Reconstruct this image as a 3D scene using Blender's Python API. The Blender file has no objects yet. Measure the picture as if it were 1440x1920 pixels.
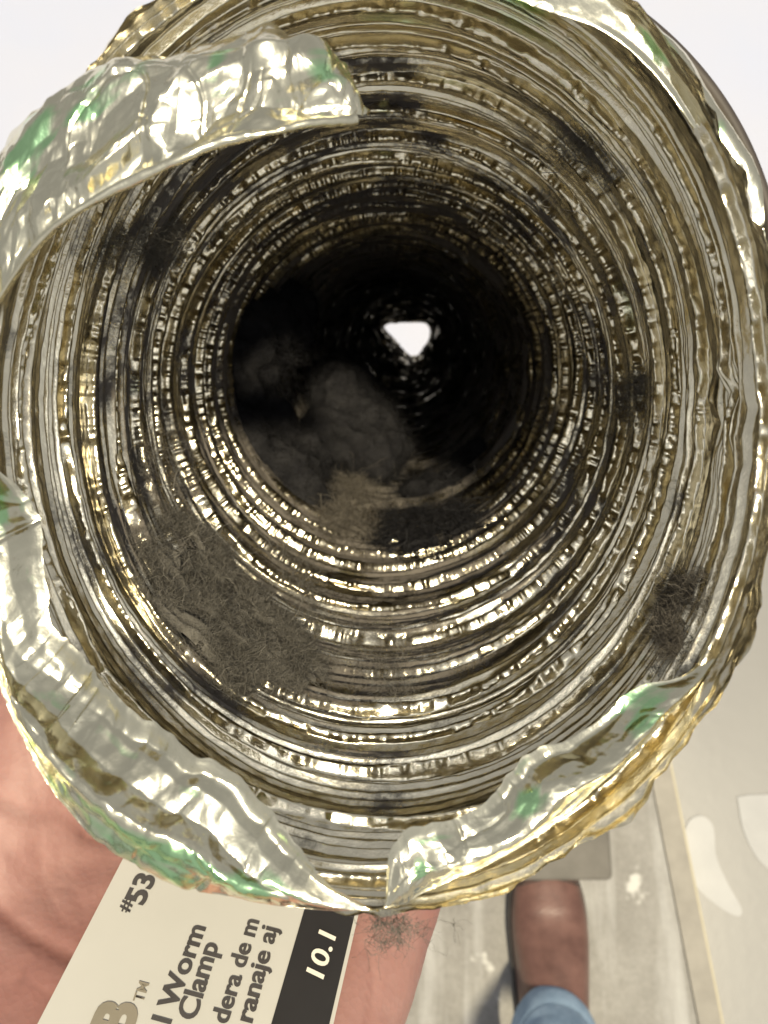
import bpy, bmesh, math, random
import numpy as np
from mathutils import Vector, Matrix

# ------------------------------------------------------------------ camera, world, sun, exposure
sc = bpy.context.scene
COL = sc.collection
CAM_H = 1.17
PITCH = math.radians(14)
FPX = 1444.0                                    # focal length in photo pixels (1440 x 1920)
cam = bpy.data.cameras.new('camera')
camo = bpy.data.objects.new('camera', cam)
COL.objects.link(camo)
camo.location = (0, 0, CAM_H)
camo.rotation_euler = (PITCH, 0, 0)
cam.sensor_fit = 'VERTICAL'
cam.sensor_height = 36.0
cam.lens = FPX / 1920 * 36.0
cam.clip_start = 0.005
cam.clip_end = 200
cam.dof.use_dof = True
cam.dof.focus_distance = 0.122
cam.dof.aperture_fstop = 36.0
sc.camera = camo

SUN_EL, SUN_AZ = math.radians(77.5), math.radians(156)   # azimuth clockwise from +Y
world = bpy.data.worlds.new('World')
sc.world = world
world.use_nodes = True
wn = world.node_tree
wn.nodes.clear()
sky = wn.nodes.new('ShaderNodeTexSky')
sky.sky_type = 'NISHITA'
sky.sun_disc = False
sky.sun_elevation = SUN_EL
sky.sun_rotation = SUN_AZ
sky.air_density = 1.0
sky.dust_density = 4.0
sky.ozone_density = 0.6
hs = wn.nodes.new('ShaderNodeHueSaturation')
hs.inputs['Saturation'].default_value = 0.03            # overcast: the cloud layer greys the sky
bg = wn.nodes.new('ShaderNodeBackground')
bg.inputs['Strength'].default_value = 0.095
wo = wn.nodes.new('ShaderNodeOutputWorld')
wn.links.new(sky.outputs[0], hs.inputs['Color'])
wn.links.new(hs.outputs[0], bg.inputs['Color'])
wn.links.new(bg.outputs[0], wo.inputs[0])

sund = bpy.data.lights.new('sun', 'SUN')
sund.energy = 5.0
sund.angle = math.radians(3.5)
sund.color = (1.0, 0.87, 0.60)
suno = bpy.data.objects.new('sun', sund)
COL.objects.link(suno)
sdir = Vector((math.sin(SUN_AZ) * math.cos(SUN_EL), math.cos(SUN_AZ) * math.cos(SUN_EL), math.sin(SUN_EL)))
suno.rotation_euler = (-sdir).to_track_quat('-Z', 'Y').to_euler()
suno.location = sdir * 5

sc.view_settings.view_transform = 'Standard'
sc.view_settings.look = 'None'
sc.view_settings.gamma = 1.0
sc.view_settings.exposure = 0.1
cy = sc.cycles
cy.max_bounces = 14
cy.glossy_bounces = 10
cy.diffuse_bounces = 4
cy.use_denoising = True
cy.sample_clamp_indirect = 8.0

# ------------------------------------------------------------------ helpers
RNG = np.random.default_rng(7)
ROT = np.array(Matrix.Rotation(PITCH, 3, 'X'))


def c2w(P):
    """points (x right, y up, z depth, metres, seen from the camera) -> world"""
    P = np.asarray(P, float)
    Q = P * np.array([1, 1, -1.0])
    return Q @ ROT.T + np.array([0, 0, CAM_H])


def pix(px, py, d):
    px, py, d = np.broadcast_arrays(np.asarray(px, float), np.asarray(py, float), np.asarray(d, float))
    return np.stack([(px - 720) / FPX * d, (960 - py) / FPX * d, d], -1)


def pix_ground(px, py, h=0.0):
    """where the sight line through a photo pixel meets the height h"""
    v = c2w(pix(px, py, 1.0)) - np.array([0, 0, CAM_H])
    t = (h - CAM_H) / v[2]
    return np.array([0, 0, CAM_H]) + v * t


TAB = np.random.default_rng(11).random((64, 256, 256)).astype(np.float32) * 2 - 1


def vnoise(x, y, k, perx=256, smooth=True):
    """value noise on a lattice, periodic in x with perx"""
    t = TAB[k % 64]
    x0 = np.floor(x).astype(int); y0 = np.floor(y).astype(int)
    fx = x - x0; fy = y - y0
    if smooth:
        fx = fx * fx * (3 - 2 * fx); fy = fy * fy * (3 - 2 * fy)
    xa = np.mod(x0, perx) % 256; xb = np.mod(x0 + 1, perx) % 256
    ya = np.mod(y0, 256); yb = np.mod(y0 + 1, 256)
    return (t[xa, ya] * (1 - fx) + t[xb, ya] * fx) * (1 - fy) + (t[xa, yb] * (1 - fx) + t[xb, yb] * fx) * fy


def fbm(x, y, k, perx=256, oct=4):
    r = 0; a = 0.5
    for i in range(oct):
        r = r + a * vnoise(x * 2 ** i, y * 2 ** i, k + i, min(256, perx * 2 ** i))
        a *= 0.5
    return r


def facet(x, y, k):
    """piecewise flat noise: random heights on a triangular lattice, joined by flat facets"""
    t = TAB[k % 64]
    s = (x + y) * 0.366025
    xs = x + s; ys = y + s
    i = np.floor(xs).astype(int); j = np.floor(ys).astype(int)
    fx = xs - i; fy = ys - j
    up = fx > fy
    h00 = t[i % 256, j % 256]; h11 = t[(i + 1) % 256, (j + 1) % 256]
    h10 = t[(i + 1) % 256, j % 256]; h01 = t[i % 256, (j + 1) % 256]
    a = h00 * (1 - fx) + h10 * (fx - fy) + h11 * fy
    b = h00 * (1 - fy) + h01 * (fy - fx) + h11 * fx
    return np.where(up, a, b)


def smooth(a, b, x):
    t = np.clip((x - a) / (b - a), 0, 1)
    return t * t * (3 - 2 * t)


def spline(pts, n):
    """Catmull-Rom through pts, n samples"""
    P = np.asarray(pts, float)
    P = np.vstack([2 * P[0] - P[1], P, 2 * P[-1] - P[-2]])
    m = len(P) - 3
    t = np.linspace(0, m - 1e-6, n)
    i = t.astype(int); f = (t - i)[:, None]
    p0, p1, p2, p3 = P[i], P[i + 1], P[i + 2], P[i + 3]
    return 0.5 * (2 * p1 + (p2 - p0) * f + (2 * p0 - 5 * p1 + 4 * p2 - p3) * f * f + (3 * p1 - p0 - 3 * p2 + p3) * f ** 3)


def link(name, me, mat=None, parent=None):
    o = bpy.data.objects.new(name, me)
    COL.objects.link(o)
    if mat is not None:
        me.materials.append(mat)
    if parent is not None:
        o.parent = parent
        o.matrix_parent_inverse = parent_inv(parent)
    return o


def parent_inv(p):
    return (Matrix.Translation(p.location) @ p.rotation_euler.to_matrix().to_4x4()).inverted()


def raw_mesh(name, V, F, smooth_shade=True):
    """V (n,3), F (m,k) numpy -> mesh"""
    me = bpy.data.meshes.new(name)
    V = np.ascontiguousarray(V, np.float32); F = np.ascontiguousarray(F, np.int32)
    n, k = F.shape
    me.vertices.add(len(V)); me.vertices.foreach_set('co', V.ravel())
    me.loops.add(n * k); me.loops.foreach_set('vertex_index', F.ravel())
    me.polygons.add(n)
    me.polygons.foreach_set('loop_start', np.arange(0, n * k, k, dtype=np.int32))
    me.polygons.foreach_set('loop_total', np.full(n, k, np.int32))
    me.polygons.foreach_set('use_smooth', np.full(n, smooth_shade, bool))
    me.update(calc_edges=True)
    return me


def grid_faces(nu, nv, wrap_u=False):
    iu = np.arange(nu if wrap_u else nu - 1); iv = np.arange(nv - 1)
    A, B = np.meshgrid(iu, iv, indexing='ij')
    A2 = (A + 1) % nu
    return np.stack([A * nv + B, A2 * nv + B, A2 * nv + B + 1, A * nv + B + 1], -1).reshape(-1, 4)


def grid_normals(P):
    du = np.gradient(P, axis=0); dv = np.gradient(P, axis=1)
    n = np.cross(du, dv)
    return n / (np.linalg.norm(n, axis=-1, keepdims=True) + 1e-12)


def set_attr(me, name, vals):
    a = me.attributes.new(name, 'FLOAT', 'POINT')
    a.data.foreach_set('value', np.ascontiguousarray(vals, np.float32).ravel())


def tag(o, label, cat, group=None, kind=None):
    if label: o['label'] = label
    if cat: o['category'] = cat
    if group: o['group'] = group
    if kind: o['kind'] = kind
    return o


def empty(name, loc):
    o = bpy.data.objects.new(name, None)
    o.empty_display_size = 0.02
    COL.objects.link(o)
    o.location = loc
    return o


# ------------------------------------------------------------------ materials
def new_mat(name):
    m = bpy.data.materials.new(name)
    m.use_nodes = True
    nt = m.node_tree
    b = nt.nodes['Principled BSDF']
    return m, nt, b


def N(nt, t, **kw):
    n = nt.nodes.new(t)
    for k, v in kw.items():
        if k in n.inputs: n.inputs[k].default_value = v
        else: setattr(n, k, v)
    return n


def ramp(nt, fac, stops):
    r = nt.nodes.new('ShaderNodeValToRGB')
    e = r.color_ramp.elements
    while len(e) < len(stops): e.new(0.5)
    for i, (p, c) in enumerate(stops):
        e[i].position = p
        e[i].color = (*c, 1) if len(c) == 3 else c
    nt.links.new(fac, r.inputs[0])
    return r.outputs[0]


def obj_coord(nt):
    return nt.nodes.new('ShaderNodeTexCoord').outputs['Object']


def noise(nt, vec, scale, detail=4, rough=0.5):
    n = N(nt, 'ShaderNodeTexNoise')
    n.inputs['Scale'].default_value = scale
    n.inputs['Detail'].default_value = detail
    n.inputs['Roughness'].default_value = rough
    nt.links.new(vec, n.inputs['Vector'])
    return n.outputs['Fac']


def mixc(nt, fac, a, b):
    m = nt.nodes.new('ShaderNodeMix'); m.data_type = 'RGBA'
    for s, v in ((m.inputs[6], a), (m.inputs[7], b)):
        if isinstance(v, tuple): s.default_value = (*v, 1)
        else: nt.links.new(v, s)
    if isinstance(fac, (int, float)): m.inputs[0].default_value = fac
    else: nt.links.new(fac, m.inputs[0])
    return m.outputs[2]


def bump(nt, h, strength, dist):
    b = nt.nodes.new('ShaderNodeBump')
    b.inputs['Strength'].default_value = strength
    b.inputs['Distance'].default_value = dist
    nt.links.new(h, b.inputs['Height'])
    return b.outputs[0]


def attr(nt, name):
    a = nt.nodes.new('ShaderNodeAttribute'); a.attribute_name = name
    return a.outputs['Fac']


def foil_material(name, base, rough, printed, dusty, bump_d):
    m, nt, b = new_mat(name)
    co = obj_coord(nt)
    col = mixc(nt, noise(nt, co, 60, 3), base, tuple(c * 0.9 for c in base))
    if printed:
        # green flexographic print showing on the foil, in broken flecks
        p = ramp(nt, attr(nt, 'print'), [(0.42, (0, 0, 0)), (0.75, (0.8, 0.8, 0.8))])
        col = mixc(nt, p, col, (0.45, 0.84, 0.40))
        pk = ramp(nt, attr(nt, 'pink'), [(0.5, (0, 0, 0)), (0.75, (1, 1, 1))])
        col = mixc(nt, pk, col, (0.62, 0.44, 0.42))
    b.inputs['Metallic'].default_value = 1.0
    nt.links.new(col, b.inputs['Base Color'])
    rg = ramp(nt, noise(nt, co, 180, 4), [(0.3, (rough * 0.6,) * 3), (0.7, (rough * 1.4,) * 3)])
    nt.links.new(rg, b.inputs['Roughness'])
    h = noise(nt, co, 900, 5, 0.6)
    nt.links.new(bump(nt, h, 0.5, bump_d), b.inputs['Normal'])
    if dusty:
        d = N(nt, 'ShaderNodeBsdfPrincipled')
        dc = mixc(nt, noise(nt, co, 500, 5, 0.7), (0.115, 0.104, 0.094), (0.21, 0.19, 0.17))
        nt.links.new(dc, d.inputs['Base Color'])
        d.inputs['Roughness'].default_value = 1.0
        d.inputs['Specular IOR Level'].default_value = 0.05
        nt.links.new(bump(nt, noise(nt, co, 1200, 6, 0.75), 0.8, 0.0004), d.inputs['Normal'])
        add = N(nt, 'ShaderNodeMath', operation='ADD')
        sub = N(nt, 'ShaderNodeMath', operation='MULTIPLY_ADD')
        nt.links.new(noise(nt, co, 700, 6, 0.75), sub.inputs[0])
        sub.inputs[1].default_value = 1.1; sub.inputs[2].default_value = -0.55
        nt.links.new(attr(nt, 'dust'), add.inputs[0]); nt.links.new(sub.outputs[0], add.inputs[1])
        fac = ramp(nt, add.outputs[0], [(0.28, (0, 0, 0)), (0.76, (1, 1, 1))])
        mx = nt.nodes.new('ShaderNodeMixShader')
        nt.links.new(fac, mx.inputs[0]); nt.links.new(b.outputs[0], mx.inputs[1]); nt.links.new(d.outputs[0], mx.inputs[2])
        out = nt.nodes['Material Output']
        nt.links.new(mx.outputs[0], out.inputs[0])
    return m


M_FOIL = foil_material('duct_foil', (0.905, 0.83, 0.635), 0.19, True, True, 0.0002)
M_CUFF = foil_material('cuff_foil', (0.88, 0.825, 0.62), 0.15, True, True, 0.00012)


def simple(name, c1, c2, scale, rough=0.6, bscale=None, bdist=0.001, bstr=0.5, spec=0.5, detail=5):
    m, nt, b = new_mat(name)
    co = obj_coord(nt)
    nt.links.new(mixc(nt, ramp(nt, noise(nt, co, scale, detail, 0.6), [(0.3, (0, 0, 0)), (0.7, (1, 1, 1))]), c1, c2), b.inputs['Base Color'])
    b.inputs['Roughness'].default_value = rough
    b.inputs['Specular IOR Level'].default_value = spec
    if bscale:
        nt.links.new(bump(nt, noise(nt, co, bscale, 6, 0.6), bstr, bdist), b.inputs['Normal'])
    return m


M_LINT = simple('lint', (0.10, 0.094, 0.084), (0.19, 0.18, 0.162), 300, 1.0, 1500, 0.0005, 0.8, 0.0)
M_LINT_MID = simple('grey_brown_lint', (0.08, 0.072, 0.062), (0.16, 0.145, 0.125), 200, 1.0, 1200, 0.0006, 0.8, 0.0)
M_LINT_SHADED = simple('shaded_lint', (0.017, 0.017, 0.0195), (0.033, 0.0325, 0.035), 120, 1.0, 900, 0.001, 0.8, 0.0)  # darker copy of the lint: shade deep in the duct put into its colour
M_WIRE = simple('wire_steel', (0.030, 0.024, 0.022), (0.055, 0.045, 0.04), 200, 0.6)
M_WALL = simple('white_paint', (0.37, 0.41, 0.55), (0.42, 0.43, 0.51), 1.2, 0.6, 200, 0.0006, 0.3)
M_CREAM = simple('cream_floor_paint', (0.185, 0.184, 0.186), (0.22, 0.219, 0.22), 2.5, 0.35, 60, 0.0008, 0.25)
M_REFLECTION = simple('painted_reflection', (0.27, 0.275, 0.29), (0.31, 0.315, 0.33), 20, 0.35)  # sky reflection on the glossy floor, put into a pale colour
M_EDGE = simple('edge_strip', (0.22, 0.208, 0.19), (0.29, 0.275, 0.25), 25, 0.8, 120, 0.001)
M_YELLOW = simple('yellow_edge', (0.36, 0.33, 0.25), (0.42, 0.385, 0.30), 40, 0.8)
M_BLOCK = simple('pale_block', (0.10, 0.094, 0.085), (0.14, 0.132, 0.12), 30, 0.8, 150, 0.001)
M_CARD = simple('card_stock', (0.52, 0.515, 0.485), (0.56, 0.552, 0.52), 40, 0.4)
M_BLACK = simple('black_ink', (0.022, 0.022, 0.025), (0.03, 0.03, 0.033), 60, 0.35)
M_INK = simple('grey_ink', (0.055, 0.05, 0.05), (0.075, 0.07, 0.07), 200, 0.5)
M_GOLD = simple('bronze_ink', (0.22, 0.20, 0.15), (0.27, 0.24, 0.19), 100, 0.5)
M_WHITEINK = simple('pale_ink', (0.78, 0.75, 0.66), (0.82, 0.79, 0.70), 100, 0.5)
M_SHOE = simple('brown_leather', (0.085, 0.042, 0.035), (0.165, 0.088, 0.074), 30, 0.34, 260, 0.0008, 0.5)
M_SOLE = simple('dark_rubber', (0.03, 0.026, 0.025), (0.05, 0.045, 0.042), 60, 0.7)


def concrete_material():
    m, nt, b = new_mat('concrete')
    co = obj_coord(nt)
    big = ramp(nt, noise(nt, co, 7, 6, 0.65), [(0.3, (0.185, 0.178, 0.168)), (0.55, (0.25, 0.243, 0.233)), (0.75, (0.31, 0.304, 0.296))])
    fine = ramp(nt, noise(nt, co, 160, 6, 0.7), [(0.3, (0.75, 0.75, 0.75)), (0.7, (1.0, 1.0, 1.0))])
    mul = nt.nodes.new('ShaderNodeMix'); mul.data_type = 'RGBA'; mul.blend_type = 'MULTIPLY'; mul.inputs[0].default_value = 1
    nt.links.new(big, mul.inputs[6]); nt.links.new(fine, mul.inputs[7])
    mp = N(nt, 'ShaderNodeMapping'); mp.inputs['Scale'].default_value = (22, 3.0, 3)
    nt.links.new(co, mp.inputs[0])
    st = ramp(nt, noise(nt, mp.outputs[0], 1.0, 4, 0.55), [(0.52, (0, 0, 0)), (0.75, (0.75, 0.75, 0.75))])
    streaked = mixc(nt, st, mul.outputs[2], (0.46, 0.465, 0.475))
    sp = ramp(nt, noise(nt, co, 16, 3, 0.5), [(0.66, (0, 0, 0)), (0.70, (1, 1, 1))])
    nt.links.new(mixc(nt, sp, streaked, (0.47, 0.47, 0.46)), b.inputs['Base Color'])
    b.inputs['Roughness'].default_value = 0.75
    nt.links.new(bump(nt, noise(nt, co, 90, 8, 0.7), 0.5, 0.002), b.inputs['Normal'])
    return m


M_CONC = concrete_material()


def skin_material():
    m, nt, b = new_mat('skin')
    co = obj_coord(nt)
    c = ramp(nt, noise(nt, co, 70, 5, 0.6), [(0.3, (0.275, 0.135, 0.120)), (0.5, (0.32, 0.170, 0.150)), (0.72, (0.37, 0.215, 0.193))])
    red = ramp(nt, noise(nt, co, 28, 3), [(0.45, (0, 0, 0)), (0.7, (1, 1, 1))])
    c = mixc(nt, red, c, (0.28, 0.130, 0.113))
    cr = ramp(nt, attr(nt, 'crease'), [(0.2, (0, 0, 0)), (1.0, (1, 1, 1))])
    c = mixc(nt, cr, c, (0.20, 0.088, 0.074))
    nt.links.new(c, b.inputs['Base Color'])
    b.inputs['Roughness'].default_value = 0.6
    b.inputs['Subsurface Weight'].default_value = 0.25
    b.inputs['Subsurface Radius'].default_value = (0.006, 0.002, 0.001)
    v = N(nt, 'ShaderNodeTexVoronoi'); v.inputs['Scale'].default_value = 900
    nt.links.new(co, v.inputs['Vector'])
    n2 = noise(nt, co, 350, 5, 0.65)
    add = N(nt, 'ShaderNodeMath', operation='ADD')
    nt.links.new(v.outputs['Distance'], add.inputs[0]); nt.links.new(n2, add.inputs[1])
    nt.links.new(bump(nt, add.outputs[0], 0.18, 0.0003), b.inputs['Normal'])
    return m


M_SKIN = skin_material()


def denim_material():
    m, nt, b = new_mat('denim')
    co = obj_coord(nt)
    w = N(nt, 'ShaderNodeTexWave'); w.inputs['Scale'].default_value = 260; w.inputs['Distortion'].default_value = 1.5
    mp = N(nt, 'ShaderNodeMapping'); mp.inputs['Rotation'].default_value = (0.5, 0.4, 0.7)
    nt.links.new(co, mp.inputs[0]); nt.links.new(mp.outputs[0], w.inputs['Vector'])
    c = ramp(nt, noise(nt, co, 45, 5, 0.65), [(0.3, (0.16, 0.26, 0.40)), (0.7, (0.32, 0.45, 0.62))])
    nt.links.new(mixc(nt, ramp(nt, w.outputs['Fac'], [(0, (0, 0, 0)), (1, (.35, .35, .35))]), c, (0.42, 0.52, 0.64)), b.inputs['Base Color'])
    b.inputs['Roughness'].default_value = 0.95
    nt.links.new(bump(nt, w.outputs['Fac'], 0.4, 0.0006), b.inputs['Normal'])
    return m


M_DENIM = denim_material()


# ------------------------------------------------------------------ the setting
def quad_sheet(name, pts, z, mat):
    V = [(p[0], p[1], z) for p in pts]
    me = bpy.data.meshes.new(name)
    me.from_pydata(V, [], [list(range(len(V)))])
    return link(name, me, mat)


def box(name, lo, hi, mat, parent=None, bev=0.0):
    bm = bmesh.new()
    bmesh.ops.create_cube(bm, size=1)
    for v in bm.verts:
        v.co = Vector([lo[i] + (v.co[i] + 0.5) * (hi[i] - lo[i]) for i in range(3)])
    if bev:
        bmesh.ops.bevel(bm, geom=bm.edges[:], offset=bev, segments=3, affect='EDGES', profile=0.5)
    me = bpy.data.meshes.new(name); bm.to_mesh(me); bm.free()
    if bev:
        me.polygons.foreach_set('use_smooth', np.ones(len(me.polygons), bool))
    return link(name, me, mat, parent)


g = quad_sheet('ground', [(-90, -90), (90, -90), (90, 90), (-90, 90)], 0.0, M_CREAM)
tag(g, None, None, kind='structure')

eA = pix_ground(1252, 1420); eB = pix_ground(1352, 1920)          # edge of the concrete strip
ed = (eB - eA) / np.linalg.norm(eB - eA)
e0 = eA - ed * 0.55; e1 = eB + ed * 2.5
perp = np.array([-ed[1], ed[0], 0.0])
if perp[0] > 0: perp = -perp                                      # towards the concrete


def strip(name, a, b, z0, z1, mat, end0=e0, end1=e1):
    """a raised band from a to b metres left of the edge line"""
    p = [end0 + perp * a, end1 + perp * a, end1 + perp * b, end0 + perp * b]
    V = [(q[0], q[1], z0) for q in p] + [(q[0], q[1], z1) for q in p]
    F = [(4, 5, 6, 7), (0, 1, 5, 4), (1, 2, 6, 5), (2, 3, 7, 6), (3, 0, 4, 7)]
    me = bpy.data.meshes.new(name); me.from_pydata(V, [], F); me.validate()
    bm = bmesh.new(); bm.from_mesh(me); bmesh.ops.recalc_face_normals(bm, faces=bm.faces); bm.to_mesh(me); bm.free()
    return link(name, me, mat)


tag(strip('concrete_path', 0.036, 3.0, -0.05, 0.016, M_CONC), None, None, kind='structure')
tag(strip('path_edge', 0.005, 0.035, -0.05, 0.018, M_EDGE), None, None, kind='structure')
tag(strip('edge_line', 0.0, 0.0045, -0.05, 0.012, M_YELLOW), None, None, kind='structure')

pv = quad_sheet('white_paving', [(-30, 0.50), (30, 0.50), (30, 30), (-30, 30)], 0.004, M_WALL)
tag(pv, None, None, kind='structure')


def blotch(name, pts, label):  # a reflection of the sky, laid on the floor as a thin pale sheet
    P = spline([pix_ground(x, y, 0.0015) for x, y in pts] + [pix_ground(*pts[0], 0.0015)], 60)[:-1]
    o = quad_sheet(name, P, 0.0015, M_REFLECTION)
    return tag(o, label, 'painted reflection', 'white reflections painted on the cream floor')


blotch('reflection_blotch', [(1280, 1570), (1293, 1538), (1318, 1530), (1338, 1552), (1343, 1605), (1364, 1655), (1390, 1702), (1384, 1718), (1348, 1700), (1308, 1665), (1284, 1620)],
       'long narrow white painted reflection on the cream floor beside the concrete edge')
blotch('reflection_blotch', [(1382, 1494), (1420, 1490), (1480, 1500), (1510, 1600), (1470, 1640), (1425, 1615), (1395, 1560)],
       'broad white painted reflection on the cream floor at the right edge of the photo')

b0 = pix_ground(1000, 1640, 0.02); b1 = pix_ground(1130, 1636, 0.02); b2 = pix_ground(1122, 1500, 0.05)
blk = box('stone_block', (b0[0] - 0.05, b1[1], 0.0162), (b1[0], b1[1] + 0.10, 0.075), M_BLOCK, bev=0.008)
tag(blk, 'pale grey block lying on the concrete just past the shoe toe', 'block')

# ------------------------------------------------------------------ the duct: smooth centre line and section by depth (metres)
D0, D1 = 0.0885, 0.90


def sec(d):
    """centre x, y and half axes of the duct at depth d"""
    u = np.clip((d - 0.092) / 0.808, -0.1, 1)
    cx = -0.0003 + 0.004 * u + 0.024 * u * np.abs(u)
    cy_ = 0.0124 + 0.208 * (d - 0.092) + 0.022 * u * np.abs(u)
    k = smooth(0.20, 0.075, d)
    ax = 0.051 - 0.0045 * k
    ay = 0.0515 + 0.0058 * k
    return cx, cy_, ax, ay


def end_radius(th):
    """crushed far end: a rounded triangle, wide above, pointed to the lower right"""
    pts = np.array([(-46, 24), (-30, 32), (4, 34), (36, 30), (43, 8), (22, -29), (4, -30), (-16, -12)], float)
    P = spline(np.vstack([pts, pts[:1]]), 200)
    a = np.arctan2(P[:, 1], P[:, 0]); r = np.hypot(P[:, 0], P[:, 1])
    o = np.argsort(a)
    return np.interp(th, a[o], r[o], period=2 * np.pi) / FPX * D1


def wall_point(th, d, off=0.0):
    """point on the smooth duct wall, off metres towards the axis"""
    cx, cy_, ax, ay = sec(d)
    r = 1.0 / np.sqrt((np.cos(th) / ax) ** 2 + (np.sin(th) / ay) ** 2)
    e = smooth(0.60, 0.90, d)
    r = r * (1 - e) + end_radius(th) * e
    r = r - off
    return np.stack([cx + r * np.cos(th), cy_ + r * np.sin(th), d], -1)


def inv(px, py):
    """photo pixel -> (theta, depth) on the duct wall"""
    lo, hi = 0.06, 0.6
    for _ in range(40):
        d = 0.5 * (lo + hi)
        cx, cy_, ax, ay = sec(d)
        p = pix(px, py, d)
        f = ((p[0] - cx) / ax) ** 2 + ((p[1] - cy_) / ay) ** 2
        if f > 1: hi = d
        else: lo = d
    return math.atan2(p[1] - cy_, p[0] - cx), d


NT, ND = 1080, 1000
th1 = np.linspace(-np.pi, np.pi, NT, endpoint=False)
_n1 = int(ND * 0.66)
dd1 = np.concatenate([D0 * (0.23 / D0) ** np.linspace(0, 1, _n1, endpoint=False), 0.23 * (D1 / 0.23) ** (np.linspace(0, 1, ND - _n1) ** 1.25)])
TH, DD = np.meshgrid(th1, dd1, indexing='ij')
tu = (TH + np.pi) / (2 * np.pi)                 # 0..1 round the duct
mm = DD * 1000


def rows(xs, ps):
    """phase along the duct for a spacing ps given at depths xs (mm)"""
    per = np.interp(dd1 * 1000, xs, ps)
    return np.concatenate([[0], np.cumsum(np.diff(dd1 * 1000) / (0.5 * (per[1:] + per[:-1])))])


# wire rows: one ridge every 10-18 mm, closer together near the crushed mouth
qw1 = rows([80, 110, 160, 240, 900], [9, 11, 13, 16, 19]) + 0.74
QW = np.broadcast_to(qw1, TH.shape) + 0.30 * vnoise(tu * 5, qw1[None, :] * 0.6, 1, 5) + 0.07 * vnoise(tu * 17, qw1[None, :] * 1.3, 2, 17)
fr = QW - np.floor(QW)
wi = np.floor(QW)
ridge = np.exp(-((fr - 0.06) / 0.045) ** 2)      # the wire itself
row = smooth(-0.005, 0.01, fr) * smooth(0.09, 0.06, fr)      # crinkled strip of foil drawn over each wire, facing the mouth
step = np.where(fr < 0.05, fr / 0.05, 1 - (fr - 0.05) / 0.95)
# pleats between the wires: zigzags of uneven height that wander, merge and split
qf1 = rows([80, 100, 130, 200, 300, 900], [0.80, 0.88, 1.05, 1.45, 2.8, 7])
QF = np.broadcast_to(qf1, TH.shape) + 2.6 * vnoise(tu * 4, mm / 9, 3, 4) + 1.0 * vnoise(tu * 9, mm / 5, 4, 9)
fi = np.floor(QF).astype(int); ff = QF - fi
hh = np.random.default_rng(5).uniform(0.1, 1.0, 4096) * np.where(np.arange(4096) % 2, 1, -1)


def fold_h(i):
    return hh[i % 4096] * (1 + 0.7 * vnoise(tu * 7, i * 0.73, 14, 7))


zig = fold_h(fi) * (1 - ff) + fold_h(fi + 1) * ff
zamp = np.interp(mm, [80, 100, 130, 200, 300, 900], [0.85, 0.88, 0.95, 1.2, 1.8, 2.4]) * (1 + 0.6 * vnoise(tu * 6, mm / 9, 6, 6)) * (1 - 0.75 * row) * smooth(-0.5, 3.0, mm - D0 * 1000)
# crinkles across the strips: flat little facets of uneven width
cellx = tu * 400 + 0.9 * vnoise(tu * 60, wi * 3.7, 7, 60)
crk = 0.6 * vnoise(cellx, wi * 2 + np.floor(fr * 14), 8, 256, False) + 0.6 * vnoise(tu * 170 + 2 * vnoise(tu * 23, wi * 1.7, 41, 23), wi * 3.1 + fr * 6, 42, 170)
crk2 = vnoise(tu * 80 + vnoise(tu * 30, mm / 4, 13, 30), mm / 2.0, 9, 80, False)
fine = vnoise(tu * 220, mm / 0.9, 10, 220, False)
lump = fbm(tu * 6, mm / 22, 12, 6, 2)
big = fbm(tu * 4, mm / 60, 16, 4, 2)
camp = 0.14 + 0.86 * np.maximum(row, 0.5 * ridge)
tear = np.exp(-((TH + 0.05) / 0.22) ** 2 - ((mm - 107) / 9) ** 2)       # crushed place on the right hand wall
samp = np.interp(mm, [80, 110, 200, 900], [0.7, 1.1, 1.9, 2.8])
disp = samp * step + 0.5 * ridge + zamp * zig + 0.36 * camp * crk + 0.10 * crk2 * (1 + 3 * tear) + 0.06 * fine + 1.1 * lump + 1.6 * big + 1.6 * tear * facet(tu * 60, mm / 5, 18) - 0.8
disp = (disp + 0.9 * (facet(tu * 46, mm / 3, 50) + 0.6 * facet(tu * 130, mm / 1.5, 51)) * np.exp(-(mm - D0 * 1000) / 1.6)) * 1e-3
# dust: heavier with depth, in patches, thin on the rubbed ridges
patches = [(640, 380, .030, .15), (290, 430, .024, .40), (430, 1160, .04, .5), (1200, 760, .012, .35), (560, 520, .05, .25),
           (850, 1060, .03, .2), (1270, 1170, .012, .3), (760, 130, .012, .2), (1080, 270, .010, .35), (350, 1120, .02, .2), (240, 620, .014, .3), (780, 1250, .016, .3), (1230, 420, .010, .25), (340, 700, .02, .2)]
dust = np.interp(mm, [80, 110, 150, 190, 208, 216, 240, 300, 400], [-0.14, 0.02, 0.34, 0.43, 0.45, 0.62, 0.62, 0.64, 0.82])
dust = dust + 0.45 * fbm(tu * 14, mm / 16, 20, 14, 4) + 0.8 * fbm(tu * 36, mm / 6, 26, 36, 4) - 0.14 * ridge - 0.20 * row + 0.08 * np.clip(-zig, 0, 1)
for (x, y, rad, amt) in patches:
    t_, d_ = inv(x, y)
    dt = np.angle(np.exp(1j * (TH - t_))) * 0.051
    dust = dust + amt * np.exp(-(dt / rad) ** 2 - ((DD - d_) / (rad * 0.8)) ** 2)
prn = 0.42 * np.exp(-((TH - 1.35) / 0.35) ** 2 - ((mm - 102) / 12) ** 2) + 0.5 * fbm(tu * 24, mm / 6, 30, 24, 4)
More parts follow.
